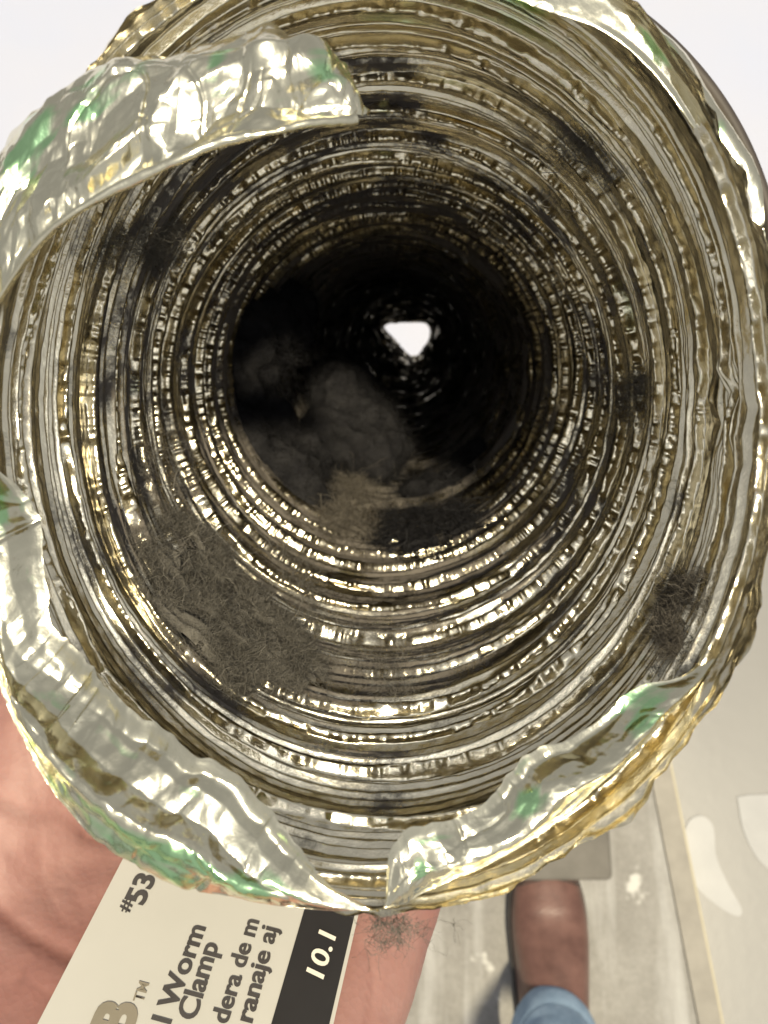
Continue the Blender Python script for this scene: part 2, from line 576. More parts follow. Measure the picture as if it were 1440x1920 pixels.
# the foil curls over each wire towards the mouth, beaded by small crinkles
perd = np.interp(mm, [80, 110, 160, 240, 900], [9, 11, 13, 16, 19])
curl = np.exp(-((fr - 0.055) / 0.045) ** 2)
ax_off = -0.055 * perd * curl * (0.75 + 0.75 * vnoise(tu * 14, wi * 1.9, 33, 14) + 0.85 * crk) * 1e-3 - 0.28 * np.interp(mm, [80, 88, 105, 145, 280, 900], [0.8, 0.8, 0.88, 1.05, 1.4, 2]) * zig * smooth(260, 160, mm) * smooth(-0.5, 3.0, mm - D0 * 1000) * 1e-3
P = wall_point(TH, DD + ax_off, disp)


def foil_disp(T, D):
    """relief of the built foil at (theta, depth)"""
    i = np.floor(np.mod(T + np.pi, 2 * np.pi) / (2 * np.pi) * NT).astype(int) % NT
    j = np.clip(np.searchsorted(dd1, D), 0, ND - 1)
    return disp[i, j]


me = raw_mesh('foil_wall', c2w(P.reshape(-1, 3)), grid_faces(NT, ND, True))
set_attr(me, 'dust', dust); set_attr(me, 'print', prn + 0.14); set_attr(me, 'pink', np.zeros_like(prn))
duct = empty('foil_duct', c2w(wall_point(-np.pi / 2, 0.1).reshape(1, 3))[0])
tag(duct, 'crumpled gold silver foil dryer duct seen straight down its open mouth', 'duct')
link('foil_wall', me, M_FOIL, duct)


# ------------------------------------------------------------------ torn and folded foil round the mouth
def foil_band(name, inner, outer, nu, nv, bulge, roll, seed, amp, streak, green, jag=0.0, pinkamt=0.0, endtaper=False, tight=22, cell=(15, 9), f2=0.6):
    """a sheet of foil from the inner torn edge over a rounded crest to the outer edge and under it"""
    I = np.asarray(inner, float); O = np.asarray(outer, float)
    PI_ = spline(pix(I[:, 0], I[:, 1], I[:, 2] / 1000), nu)
    O = O.copy(); q = np.array([720, 800.0]) - O[:, :2]; O[:, :2] += tight * q / np.linalg.norm(q, axis=1, keepdims=True)
    PO = spline(pix(O[:, 0], O[:, 1], O[:, 2] / 1000), nu)
    t = np.linspace(0, 1 + roll, nv)
    L = np.concatenate([[0], np.cumsum(np.linalg.norm(np.diff(PO, axis=0), axis=1))]) * 1000
    U = np.broadcast_to(L[:, None], (nu, nv)); T = np.broadcast_to(t[None, :], (nu, nv))
    W = np.linalg.norm(PO - PI_, axis=1)[:, None] * 1000
    Tj = T
    ej = jag * (facet(L / 5.0, np.zeros_like(L) + 3.3, seed + 5) + 0.5 * facet(L / 1.7, np.zeros_like(L) + 7.3, seed + 6))
    PI_ = PI_ + (PI_ - PO) * ej[:, None]
    tt = np.minimum(Tj, 1)[..., None]
    P = PI_[:, None] * (1 - tt) + PO[:, None] * tt
    bw = np.minimum(bulge, 0.30 * W)
    P[..., 2] -= bw * np.sin(np.pi * np.minimum(Tj, 1) ** 1.5) / 1000
    over = np.clip(T - 1, 0, None)
    taper = np.clip((1 - np.linspace(0, 1, nu)) * 12, 0, 1)[:, None] if endtaper else 1.0
    over = over * taper
    Wm = W / 1000
    P[..., 2] += over * np.minimum(0.030, 1.6 * Wm)
    cen = np.array([0.0, 0.0124, 0])
    inward = cen - PO; inward[:, 2] = 0; inward /= np.linalg.norm(inward, axis=1, keepdims=True)
    P = P + inward[:, None] * (over ** 2 * np.minimum(0.03, 0.5 * Wm))[..., None]
    n = grid_normals(P)
    s = np.sign((n * P).sum(-1).mean())
    n = -n * s
    V = T * W                                              # mm across
    wx = U + 1.5 * fbm(U / 16, V / 16, seed, 256, 2); wy = V + 1.5 * fbm(U / 16 + 9, V / 16, seed + 1, 256, 2)
    long = vnoise(wx / 30, wy / 2.4, seed + 2, 256, False) * 0.7 + vnoise(wx / 45, wy / 5.2, seed + 3, 256, False) * 1.0
    cx_, cy_ = cell
    cr = 2.0 * facet(wx / cx_, wy / cy_, seed + 4) + f2 * facet((wx + 0.6 * wy) / (cx_ * 0.5) + 3, (wy - 0.4 * wx) / (cy_ * 0.6), seed + 5) + 0.20 * facet((wx - wy) / 2.8, (wx + wy) / 2.4, seed + 7) + 0.05 * facet(wx / 1.1, wy / 0.9, seed + 6)
    # pinched creases: thin raised lines wandering over the sheet
    for sc_, am in ((9.0, 0.45), (5.0, 0.22)):
        z = vnoise(wx / sc_, wy / sc_, seed + 21 + int(sc_), 256)
        gz = np.hypot(*np.gradient(z)) + 1e-6
        cr = cr - am * np.exp(-(z / (gz * 2.2)) ** 2) * np.clip(vnoise(wx / 11, wy / 11, seed + 31) * 2.5, 0, 1)
    if callable(amp): A = amp(U / L[-1], T)
    else: A = amp
    ws = np.clip(W / 11, 0.25, 1) * (0.4 + 0.6 * smooth(0.0, 0.15, T))
    ws = ws * (1 - 0.6 * smooth(0.9, 1.1, T))
    h = (A * cr + streak * long) * ws
    P = P + n * (h * 1e-3)[..., None]
    me = raw_mesh(name, c2w(P.reshape(-1, 3)), grid_faces(nu, nv))
    pr = 0.10 + 0.75 * fbm(U / 5 + 50, V / 1.6, seed + 8, 256, 4)
    for (u0, t0, ru, rt, a) in green:
        pr = pr + a * np.exp(-((U / L[-1] - u0) / ru) ** 2 - ((T - t0) / rt) ** 2)
    set_attr(me, 'print', pr + 0.0)
    set_attr(me, 'pink', pinkamt + 0.5 * fbm(U / 14 + 20, V / 5, seed + 12, 256, 3))
    set_attr(me, 'dust', np.clip(0.12 + 0.3 * fbm(U / 9, V / 5, seed + 15, 256, 4), 0, 1))
    return link(name, me, M_CUFF, duct)


foil_band('foil_cuff',
          [(-30, 850, 91), (62, 960, 91), (80, 1080, 90), (115, 1200, 89), (195, 1282, 88), (320, 1394, 86), (465, 1490, 85), (555, 1585, 84), (605, 1650, 83),
           (690, 1702, 83), (722, 1700, 83), (745, 1570, 83), (850, 1535, 85), (935, 1480, 87), (1005, 1405, 89), (1100, 1365, 91), (1185, 1295, 92), (1290, 1262, 93), (1340, 1180, 95), (1390, 1060, 97)],
          [(-70, 850, 90), (-85, 1030, 88), (-60, 1190, 87), (-20, 1360, 86), (60, 1500, 85), (195, 1618, 84), (350, 1690, 84), (480, 1722, 84), (580, 1732, 84),
           (660, 1733, 84), (725, 1728, 84), (800, 1708, 85), (920, 1665, 86), (1015, 1608, 87), (1120, 1525, 88), (1220, 1430, 90), (1295, 1345, 92), (1350, 1275, 94), (1405, 1180, 96), (1450, 1060, 98)],
          1050, 130, 3.0, 0.40, 20, 0.9, 1.3,
          [(0.02, 0.5, 0.05, 0.5, 0.8), (0.40, 0.75, 0.10, 0.22, 0.62), (0.47, 0.55, 0.03, 0.25, 0.7), (0.33, 0.9, 0.06, 0.12, 0.55), (0.60, 0.45, 0.014, 0.2, 0.8), (0.70, 0.3, 0.02, 0.2, 0.7), (0.84, 0.35, 0.03, 0.4, 0.75), (0.1, 0.8, 0.02, 0.3, 0.6)],
          0.07, 0.0, False, 22, (24, 8))

foil_band('torn_flap',
          [(-90, 720, 88), (0, 556, 85), (70, 455, 83), (140, 396, 82), (240, 335, 81), (330, 290, 80), (420, 258, 80), (500, 244, 80), (560, 233, 81), (620, 224, 82), (660, 219, 83), (690, 216, 84)],
          [(-110, 350, 90), (-10, 262, 88), (80, 195, 87), (160, 140, 86), (240, 100, 86), (320, 77, 86), (400, 66, 86), (470, 66, 86), (505, 40, 85), (540, 76, 86), (588, 84, 85), (625, 108, 86), (654, 150, 86), (688, 205, 86)],
          700, 160, 2.5, 0.3, 40, lambda u, t: 0.85 + 0.8 * smooth(0.75, 1.0, u), 0.45,
          [(0.24, 0.70, 0.10, 0.16, 0.72), (0.42, 0.66, 0.05, 0.15, 0.55), (0.86, 0.5, 0.05, 0.2, 0.65), (0.66, 0.62, 0.02, 0.15, 0.6)], 0.05, 0.0, True, 12, (11, 8), 1.0)

foil_band('rim_fold',
          [(790, -150, 92), (880, -40, 92), (1000, 10, 92), (1130, 62, 92), (1222, 140, 93), (1295, 240, 94), (1360, 340, 95), (1412, 470, 96), (1440, 640, 97)],
          [(820, -190, 93), (960, -110, 92), (1090, -70, 92), (1190, -5, 93), (1262, 80, 95), (1328, 180, 96), (1392, 275, 97), (1456, 390, 98), (1500, 600, 99)],
          600, 80, 2.0, 0.4, 50, 0.6, 0.45, [(0.2, 0.4, 0.05, 0.4, 0.5), (0.45, 0.4, 0.04, 0.3, 0.7), (0.62, 0.4, 0.03, 0.3, 0.7)], 0.02, 0.0, False, 2)


def tube(name, pts, rad, mat, parent, seg=14, n=160, rough=0.0):
    C = spline(pts, n)
    T = np.gradient(C, axis=0); T /= np.linalg.norm(T, axis=1, keepdims=True)
    up = np.array([0.1, 0.2, 1.0])
    A = np.cross(T, up); A /= np.linalg.norm(A, axis=1, keepdims=True); B = np.cross(T, A)
    a = np.linspace(0, 2 * np.pi, seg, endpoint=False)
    q = np.arange(n)[:, None] / 9.0 + 0 * a[None]
    rr = rad * (1 + rough * (vnoise(a[None] / (2 * np.pi) * 4 + 0 * q, q * 0.22, 21, 4) + 0.3 * vnoise(a[None] / (2 * np.pi) * 3 + 0 * q, q * 0.9, 22, 3)))[..., None]
    P = C[:, None] + rr * (A[:, None] * np.cos(a)[None, :, None] + B[:, None] * np.sin(a)[None, :, None])
    F = grid_faces(seg, n, True)
    me = raw_mesh(name, c2w(P.transpose(1, 0, 2).reshape(-1, 3)), F)
    return link(name, me, mat, parent)


hem = [(-90, 720, 87), (0, 560, 84), (70, 460, 82), (140, 402, 81), (240, 341, 80), (330, 297, 79), (420, 265, 79), (500, 250, 79), (560, 238, 80), (620, 229, 81), (668, 222, 82)]
H = np.array(hem, float)
tube('rolled_hem', pix(H[:, 0], H[:, 1], H[:, 2] / 1000), 0.00045, M_CUFF, duct, 20, 400, 0.6)
_th = np.linspace(-np.pi, np.pi, 49)
_off = 0.0015 + 0.0042 * np.exp(-((_th - 0.68) / 0.55) ** 2)
tube('wire_hoop', wall_point(_th, np.full_like(_th, 0.0955), -_off), 0.00085, M_WIRE, duct, 14, 400)


# ------------------------------------------------------------------ lint
def fibres(P0, normals, n, length, width, rng, lift=1.0, curl=1.4, seg=5, ordered=False):
    """n loose fibres rooted near points P0 -> V, F"""
    idx = np.arange(n) if ordered else rng.integers(0, len(P0), n)
    p = P0[idx].copy(); nn = normals[idx]
    d = rng.normal(size=(n, 3)); d += nn * lift
    d /= np.linalg.norm(d, axis=1, keepdims=True)
    L = length * rng.uniform(0.4, 1.6, (n, 1)) / seg
    pts = [p]
    for k in range(seg):
        d = d + curl * 0.55 * rng.normal(size=(n, 3)); d /= np.linalg.norm(d, axis=1, keepdims=True)
        p = p + d * L; pts.append(p)
    C = np.stack(pts, 1)
    side = np.cross(C[:, 1] - C[:, 0], rng.normal(size=(n, 3))); side /= np.linalg.norm(side, axis=1, keepdims=True) + 1e-12
    w = width * rng.uniform(0.6, 1.5, (n, 1))
    tap = np.array([1.0] * seg + [0.3])
    A = C - (side * w)[:, None] * tap[None, :, None] * 0.5; B = C + (side * w)[:, None] * tap[None, :, None] * 0.5
    V = np.stack([A, B], 2).reshape(-1, 3)
    base = (np.arange(n) * (seg + 1) * 2)[:, None]
    k = np.arange(seg)[None, :] * 2
    f = np.stack([base + k, base + k + 1, base + k + 3, base + k + 2], -1).reshape(-1, 4)
    return V, f


def lint_patch(name, poly, label, height, nfib, mat, seed, flen=0.006, fwid=0.00007, thresh=0.0, core=True):
    """a mat of lint clinging to the duct wall inside a pixel outline"""
    rng = np.random.default_rng(seed)
    td = np.array([inv(x, y) for x, y in poly])
    td[:, 0] = np.unwrap(td[:, 0])
    t0, t1 = td[:, 0].min() - .05, td[:, 0].max() + .05; d0, d1 = td[:, 1].min() - .002, td[:, 1].max() + .002
    nu = int(np.clip((t1 - t0) * 51 / 0.35, 30, 240)); nv = int(np.clip((d1 - d0) * 1000 / 0.4, 30, 240))
    T, Dp = np.meshgrid(np.linspace(t0, t1, nu), np.linspace(d0, d1, nv), indexing='ij')
    # signed distance-ish window from the outline
    X = T * 0.051; Y = Dp
    px_, py_ = td[:, 0] * 0.051, td[:, 1]
    inside = np.zeros(X.shape, bool); dist = np.full(X.shape, 1e9)
    m = len(px_)
    for i in range(m):
        x1, y1, x2, y2 = px_[i], py_[i], px_[(i + 1) % m], py_[(i + 1) % m]
        c = ((y1 > Y) != (y2 > Y)) & (X < (x2 - x1) * (Y - y1) / (y2 - y1 + 1e-12) + x1)
        inside ^= c
        q = np.clip(((X - x1) * (x2 - x1) + (Y - y1) * (y2 - y1)) / ((x2 - x1) ** 2 + (y2 - y1) ** 2 + 1e-12), 0, 1)
        dist = np.minimum(dist, np.hypot(X - x1 - q * (x2 - x1), Y - y1 - q * (y2 - y1)))
    sd = np.where(inside, dist, -dist) * 1000
    Xm, Ym = X * 1000, Y * 1000
    win = np.clip(sd / 7, -1.2, 1) + 1.5 * fbm(Xm / 7 + seed, Ym / 7, 5, 256, 6) + 0.5 * fbm(Xm / 2 + seed, Ym / 2, 15, 256, 3)
    h = height * (0.35 + 0.65 * smooth(0, 7, sd)) * (0.6 + 0.6 * fbm(Xm / 6 + seed * 3, Ym / 6, 8, 256, 3))
    h = np.maximum(h, 0.0002) * smooth(thresh - 0.25, thresh + 0.6, win)
    P = wall_point(T, Dp, 0.0011 + h + 0.55 * np.maximum(foil_disp(T, Dp), -0.0006))
    keep = win > thresh + (0.45 if core else 0)
    F = grid_faces(nu, nv)
    kf = keep.reshape(-1)[F].all(1)
    F = F[kf]
    n = grid_normals(P)
    ctr = np.stack(sec(Dp)[:2], -1)
    s = np.sign(((ctr - P[..., :2]) * n[..., :2]).sum(-1).mean()); n = n * s
    # more fibres where the mat is thick, few at its feathered edge; they gather in clumps
    wgt = smooth(-0.7, 1.0, win) ** 1.5 * np.clip(0.45 + 1.3 * fbm(Xm / 4 + seed, Ym / 4, 19, 256, 3), 0.05, 2)
    wgt = (wgt / wgt.sum()).ravel()
    pick = rng.choice(wgt.size, nfib, p=wgt)
    pk = P.reshape(-1, 3)[pick] + rng.normal(size=(nfib, 3)) * 0.0002; nk = n.reshape(-1, 3)[pick]
    Vf, Ff = fibres(pk, nk, nfib, flen, fwid, rng, ordered=True)
    wl = max(20, nfib // 120)
    Vw, Fw = fibres(pk, nk, wl, flen * 4, fwid * 2.2, rng, 0.6, 1.1, 12)
    Ff = np.vstack([Ff, Fw + len(Vf)]); Vf = np.vstack([Vf, Vw])
    if core:
        V = np.vstack([P.reshape(-1, 3), Vf]); Fa = np.vstack([F, Ff + P.shape[0] * P.shape[1]])
    else:
        V, Fa = Vf, Ff
    used = np.unique(Fa); rm = np.zeros(len(V), int); rm[used] = np.arange(len(used))
    me = raw_mesh(name, c2w(V[used]), rm[Fa])
    o = link(name, me, mat)
    return tag(o, label, 'lint', 'clumps of lint in the duct')


lint_patch('lint_clump', [(270, 985), (330, 970), (420, 1040), (440, 1090), (520, 1150), (590, 1170), (610, 1250), (600, 1330), (520, 1345), (430, 1300), (360, 1255), (300, 1180), (262, 1090)],
           'large brown grey mat of lint on the lower left wall of the duct', 0.0035, 30000, M_LINT, 1, 0.0028, 0.00004)
lint_patch('lint_clump', [(1240, 1150), (1275, 1115), (1318, 1105), (1318, 1150), (1295, 1190), (1262, 1225), (1232, 1240), (1226, 1195)],
           'dark fuzzy tuft of lint near the lower right rim of the duct', 0.0016, 6000, M_LINT_MID, 2, 0.0020, 0.000035, 0, False)
lint_patch('lint_clump', [(215, 400), (290, 370), (340, 420), (330, 480), (260, 500), (200, 480), (150, 470)],
           'dusty lint clinging to the upper left wall under the torn flap', 0.0018, 3200, M_LINT, 3, 0.003, 0.00004, 0, False)
lint_patch('lint_clump', [(1170, 735), (1215, 725), (1240, 770), (1200, 815), (1160, 800)],
           'small dark knot of lint on the right hand wall of the duct', 0.002, 1500, M_LINT, 4, 0.003, 0.00004, 0, False)
lint_patch('lint_clump', [(590, 960), (650, 905), (690, 920), (720, 980), (700, 1030), (640, 1035), (590, 1010)],
           'pale stringy lint tangle at the bottom of the dark inner ring', 0.006, 3000, M_LINT_MID, 5, 0.006, 0.00007)
lint_patch('lint_clump', [(1070, 255), (1120, 240), (1160, 290), (1130, 320), (1080, 310)],
           'thin dark lint wisp on the upper right wall of the duct', 0.0012, 900, M_LINT, 6, 0.003, 0.00004, 0, False)
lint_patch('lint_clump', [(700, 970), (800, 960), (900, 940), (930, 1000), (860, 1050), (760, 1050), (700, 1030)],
           'dark low drift of lint right of the stringy tangle', 0.003, 3000, M_LINT_SHADED, 7, 0.006, 0.00008)


lint_patch('lint_veil', [(225, 800), (300, 780), (350, 860), (330, 970), (270, 990), (235, 920)],
           'thin veil of lint above the large brown mat on the lower left wall', 0.001, 1500, M_LINT, 8, 0.003, 0.00004, 0, False)
lint_patch('lint_veil', [(610, 1180), (760, 1170), (830, 1230), (790, 1310), (660, 1330), (610, 1270)],
           'thin veil of lint on the bottom wall right of the large brown mat', 0.001, 1600, M_LINT, 9, 0.003, 0.00004, 0, False)
lint_patch('lint_veil', [(400, 1040), (480, 1060), (560, 1150), (600, 1160), (560, 1060), (470, 990)],
           'thin veil of lint just inside the large brown mat towards the dark ring', 0.001, 1100, M_LINT, 10, 0.004, 0.00004, 0, False)


def blob(name, balls, label, seed, nfib, amp=0.35, mat=M_LINT_SHADED):
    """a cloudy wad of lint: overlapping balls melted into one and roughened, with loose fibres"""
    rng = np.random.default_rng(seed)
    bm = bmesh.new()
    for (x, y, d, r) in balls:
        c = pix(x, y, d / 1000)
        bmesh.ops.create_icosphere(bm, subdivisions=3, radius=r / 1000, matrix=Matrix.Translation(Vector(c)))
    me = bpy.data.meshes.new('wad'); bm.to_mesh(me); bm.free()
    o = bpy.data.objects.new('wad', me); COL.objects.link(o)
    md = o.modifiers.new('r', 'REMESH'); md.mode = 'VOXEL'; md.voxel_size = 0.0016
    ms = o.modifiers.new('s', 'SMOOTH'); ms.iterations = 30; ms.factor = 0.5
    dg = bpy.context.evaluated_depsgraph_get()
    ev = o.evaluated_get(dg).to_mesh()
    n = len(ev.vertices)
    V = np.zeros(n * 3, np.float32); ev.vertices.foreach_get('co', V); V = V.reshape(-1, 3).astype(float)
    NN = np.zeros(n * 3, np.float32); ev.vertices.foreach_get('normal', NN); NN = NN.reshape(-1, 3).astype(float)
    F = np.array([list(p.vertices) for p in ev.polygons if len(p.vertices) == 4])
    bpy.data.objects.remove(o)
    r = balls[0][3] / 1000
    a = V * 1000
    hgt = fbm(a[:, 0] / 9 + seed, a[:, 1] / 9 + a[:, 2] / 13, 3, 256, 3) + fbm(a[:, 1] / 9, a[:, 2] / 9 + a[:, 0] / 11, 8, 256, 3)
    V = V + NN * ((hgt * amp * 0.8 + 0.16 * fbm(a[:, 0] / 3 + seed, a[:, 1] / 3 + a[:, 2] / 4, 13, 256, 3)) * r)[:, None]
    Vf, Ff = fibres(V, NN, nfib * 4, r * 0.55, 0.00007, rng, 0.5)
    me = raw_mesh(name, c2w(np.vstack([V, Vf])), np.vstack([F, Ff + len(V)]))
    o = link(name, me, mat)
    return tag(o, label, 'lint', 'clumps of lint in the duct')


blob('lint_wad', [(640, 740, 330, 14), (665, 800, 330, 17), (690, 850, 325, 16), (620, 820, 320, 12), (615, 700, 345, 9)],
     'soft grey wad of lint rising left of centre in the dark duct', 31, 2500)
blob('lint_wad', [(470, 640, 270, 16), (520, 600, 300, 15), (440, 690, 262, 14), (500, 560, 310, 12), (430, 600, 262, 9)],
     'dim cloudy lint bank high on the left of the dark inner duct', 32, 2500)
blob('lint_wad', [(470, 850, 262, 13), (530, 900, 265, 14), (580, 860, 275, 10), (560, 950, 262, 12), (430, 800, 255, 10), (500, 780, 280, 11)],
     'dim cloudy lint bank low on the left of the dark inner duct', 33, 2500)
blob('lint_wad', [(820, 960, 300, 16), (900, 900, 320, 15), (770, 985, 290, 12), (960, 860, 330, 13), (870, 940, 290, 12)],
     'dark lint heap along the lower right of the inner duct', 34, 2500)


def loose_tuft():
    rng = np.random.default_rng(77)
    c = pix(745, 1735, 0.0885)
    n0 = 60
    P0 = c + rng.normal(size=(n0, 3)) * np.array([0.0018, 0.0010, 0.0010])
    V, F = fibres(P0, np.tile([0, -1.0, -0.1], (n0, 1)), 450, 0.0032, 0.00004, rng, 0.9)
    o = link('lint_tuft', raw_mesh('lint_tuft', c2w(V), F), M_LINT)
    tag(o, 'wispy tuft of lint hanging under the bottom of the foil rim', 'lint', 'clumps of lint in the duct')


loose_tuft()

# ------------------------------------------------------------------ packaging card between palm and duct
K0 = pix(400, 1750, 0.130)
kv = np.array([0.2375, 0.663, 1.0]); kv /= np.linalg.norm(kv)          # along the lettering, away from the camera
ku = np.array([1.0, -0.2, 0.0]); ku[2] = -(ku[0] * kv[0] + ku[1] * kv[1]) / kv[2]; ku /= np.linalg.norm(ku)
kn = np.cross(ku, kv)
if kn[2] > 0: kn = -kn


def on_plane(px, py, lift=0.0):
    """sight line meets the card plane (lifted towards the camera)"""
    v = pix(px, py, 1.0)
    p0 = K0 + kn * lift
    return v * ((p0 @ kn) / (v @ kn))


def uv_of(px, py):
    q = on_plane(px, py) - K0
    return q @ ku, q @ kv


card = empty('packaging_card', c2w(K0.reshape(1, 3))[0])
tag(card, 'cream cardboard clamp packaging with black lettering held against the palm', 'card')
uL = 0.5 * (uv_of(70, 1920)[0] + uv_of(215, 1640)[0]); uR = 0.5 * (uv_of(665, 1745)[0] + uv_of(625, 1920)[0])
uB = 0.5 * (uv_of(555, 1740)[0] + uv_of(515, 1920)[0])
vA = uv_of(400, 1920)[1] - 0.022; vB = uv_of(400, 1640)[1] + 0.006


def card_piece(name, u0, u1, v0, v1, lift, thick, mat, bend=True):
    nu, nv = 14, 24
    Ug, Vg = np.meshgrid(np.linspace(u0, u1, nu), np.linspace(v0, v1, nv), indexing='ij')
    top = K0 + Ug[..., None] * ku + Vg[..., None] * kv + lift * kn
    bot = top - kn * thick
    Vv = np.vstack([top.reshape(-1, 3), bot.reshape(-1, 3)])
    F = grid_faces(nu, nv)
    n = nu * nv
    ring = [i * nv for i in range(nu)] + [(nu - 1) * nv + j for j in range(1, nv)] + [i * nv + nv - 1 for i in range(nu - 2, -1, -1)] + [j for j in range(nv - 2, 0, -1)]
    S = np.array([(ring[k], ring[(k + 1) % len(ring)], ring[(k + 1) % len(ring)] + n, ring[k] + n) for k in range(len(ring))])
    me = raw_mesh(name, c2w(Vv), np.vstack([F, F[:, ::-1] + n, S]), False)
    return link(name, me, mat, card)


card_piece('card_sheet', uL, uR, vA, vB, 0.0, 0.0005, M_CARD)
card_piece('black_band', uB, uR - 0.0006, vA, vB, 0.00012, 0.0001, M_BLACK)
bpy.context.view_layer.update()


def letters(text, start, end, cap_px, mat, bold=0.02, shear=0.0, lift=0.00016):
    """flat print on the card: baseline from start to end pixel, reading away from the camera"""
    cu = bpy.data.curves.new('lettering', 'FONT')
    cu.body = text; cu.size = 1.0; cu.offset = bold; cu.shear = shear; cu.resolution_u = 4
    o = bpy.data.objects.new('lettering', cu); COL.objects.link(o)
    dg = bpy.context.evaluated_depsgraph_get(); dg.update()
    m2 = bpy.data.meshes.new_from_object(o.evaluated_get(dg))
    bpy.data.objects.remove(o)
    n = len(m2.vertices); V = np.zeros(n * 3, np.float32); m2.vertices.foreach_get('co', V); V = V.reshape(-1, 3).astype(float)
    u0, v0 = uv_of(*start); u1, v1 = uv_of(*end)
    wid = V[:, 0].max() - V[:, 0].min()
    sx = (v1 - v0) / wid
    ub, _ = uv_of(start[0] - cap_px, start[1] - cap_px * 0.2)
    sy = (u0 - ub) / 0.70
    X = (V[:, 0] - V[:, 0].min()) * sx; Y = V[:, 1] * sy
    uu = u0 + (u1 - u0) * X / (v1 - v0) - Y; vv = v0 + X
    P = K0 + uu[:, None] * ku + vv[:, None] * kv + lift * kn
    m2.vertices.foreach_set('co', c2w(P).astype(np.float32).ravel())
    m2.materials.clear(); m2.update()
    return link('lettering', m2, mat, card)


letters('#', (240, 1713), (249, 1691), 21, M_INK, 0.02)
letters('53', (268, 1699), (293, 1645), 37, M_INK, 0.035)
letters('l Worm', (319, 1922), (386, 1740), 37, M_INK, 0.025)
letters('Clamp', (366, 1916), (410, 1772), 37, M_INK, 0.025)
letters('dera de m', (426, 1922), (486, 1728), 33, M_INK, 0.025)
letters('ranaje aj', (472, 1920), (520, 1742), 33, M_INK, 0.025)
letters('10.1', (605, 1838), (631, 1752), 34, M_WHITEINK, 0.02, 0.15, 0.0003)
letters('B', (238, 1950), (262, 1886), 72, M_GOLD, 0.05)
letters('TM', (268, 1882), (280, 1845), 20, M_GOLD, 0.01)

# ------------------------------------------------------------------ person: the hand under the duct, shoe and trouser leg
person = empty('person', (0.2, -0.38, 0.016))
tag(person, 'person in blue jeans and a brown leather shoe holding the duct from below', 'person')


def palm(px, py, r, sink=0.0):
    """ball whose top touches the plane 1 mm under the card, along that sight line"""
    return on_plane(px, py, -0.0012 - sink) - kn * r


def hug(ang_deg, d, r):
    """ball resting on the outside of the duct"""
    t = math.radians(ang_deg)
    return wall_point(np.array(t), np.array(d), -(r + 0.0035))


mm_ = 0.001
chains = []


def chain(*nodes):
    chains.append([(np.asarray(p, float).reshape(3), r) for p, r in nodes])


wrist = palm(330, 2300, 0.024)
arm_out = np.array([-0.035, -0.190, 0.060])
forearm_end = np.array([-0.10, -0.42, 0.16])
chain((wrist, 0.024), (arm_out, 0.029), (forearm_end, 0.036))
W2 = palm(410, 2280, 0.020); W1 = palm(300, 2280, 0.020)
chain((W1, 0.022), (W2, 0.021))
KN = {}
for nm, wpx, kpx, r in (('i', (310, 2200), (185, 1570), 0.0135), ('m', (390, 2200), (370, 1545), 0.0138), ('r', (420, 2200), (555, 1560), 0.0135), ('p', (390, 2250), (728, 1620), 0.0125)):
    a = palm(*wpx, 0.019); b = palm(0.5 * (wpx[0] + kpx[0]), 0.5 * (wpx[1] + kpx[1]), 0.0155, 0.001); c = palm(*kpx, r)
    chain((a, 0.019), (b, 0.0155), (c, r)); KN[nm] = (c, r)
chain((palm(100, 1600, 0.0135), 0.0135), (palm(185, 1570, 0.0135), 0.0135), (palm(370, 1545, 0.0138), 0.0138), (palm(555, 1560, 0.0135), 0.0135), (palm(728, 1620, 0.0125), 0.0125))
chain((palm(120, 1850, 0.017), 0.017), (palm(300, 1850, 0.016), 0.016), (palm(420, 1850, 0.016), 0.016), (palm(515, 1850, 0.0145), 0.0145))
for yy in (1600, 1660, 1720, 1780, 1850, 1920, 2000, 2080):
    chain(*[(palm(x, yy, 0.0155), 0.0155) for x in np.linspace(-20, np.interp(yy, [1600, 1850, 2080], [610, 510, 420]), 8)])
# fingers lie along the underside of the duct, each of its own length
for nm, ang, dk, L in (('i', -112, 0.195, (0.030, 0.022, 0.019)), ('m', -97, 0.198, (0.034, 0.026, 0.020)), ('r', -81, 0.196, (0.031, 0.024, 0.020)), ('p', -63, 0.192, (0.025, 0.018, 0.017))):
    c, r = KN[nm]
    f = 0.0088 if nm != 'p' else 0.0076
    a = hug(ang, dk, f); b = hug(ang + 3, dk + L[0], f * .95); e = hug(ang + 7, dk + L[0] + L[1], f * .9); t = hug(ang + 11, dk + sum(L), f * .8)
    chain((c, r), (a, f * 1.08), (b, f), (e, f * .92), (t, f * .8))
# thumb round the left side
chain((palm(260, 2150, 0.019), 0.019), (palm(60, 1850, 0.019), 0.019), (palm(-60, 1640, 0.016), 0.016), (hug(214, 0.160, 0.0125), 0.0125), (hug(196, 0.163, 0.0112), 0.0112), (hug(181, 0.165, 0.0095), 0.0095))
chain((palm(60, 1800, 0.017), 0.017), (palm(60, 1640, 0.0145), 0.0145), (palm(185, 1570, 0.0135), 0.0135))


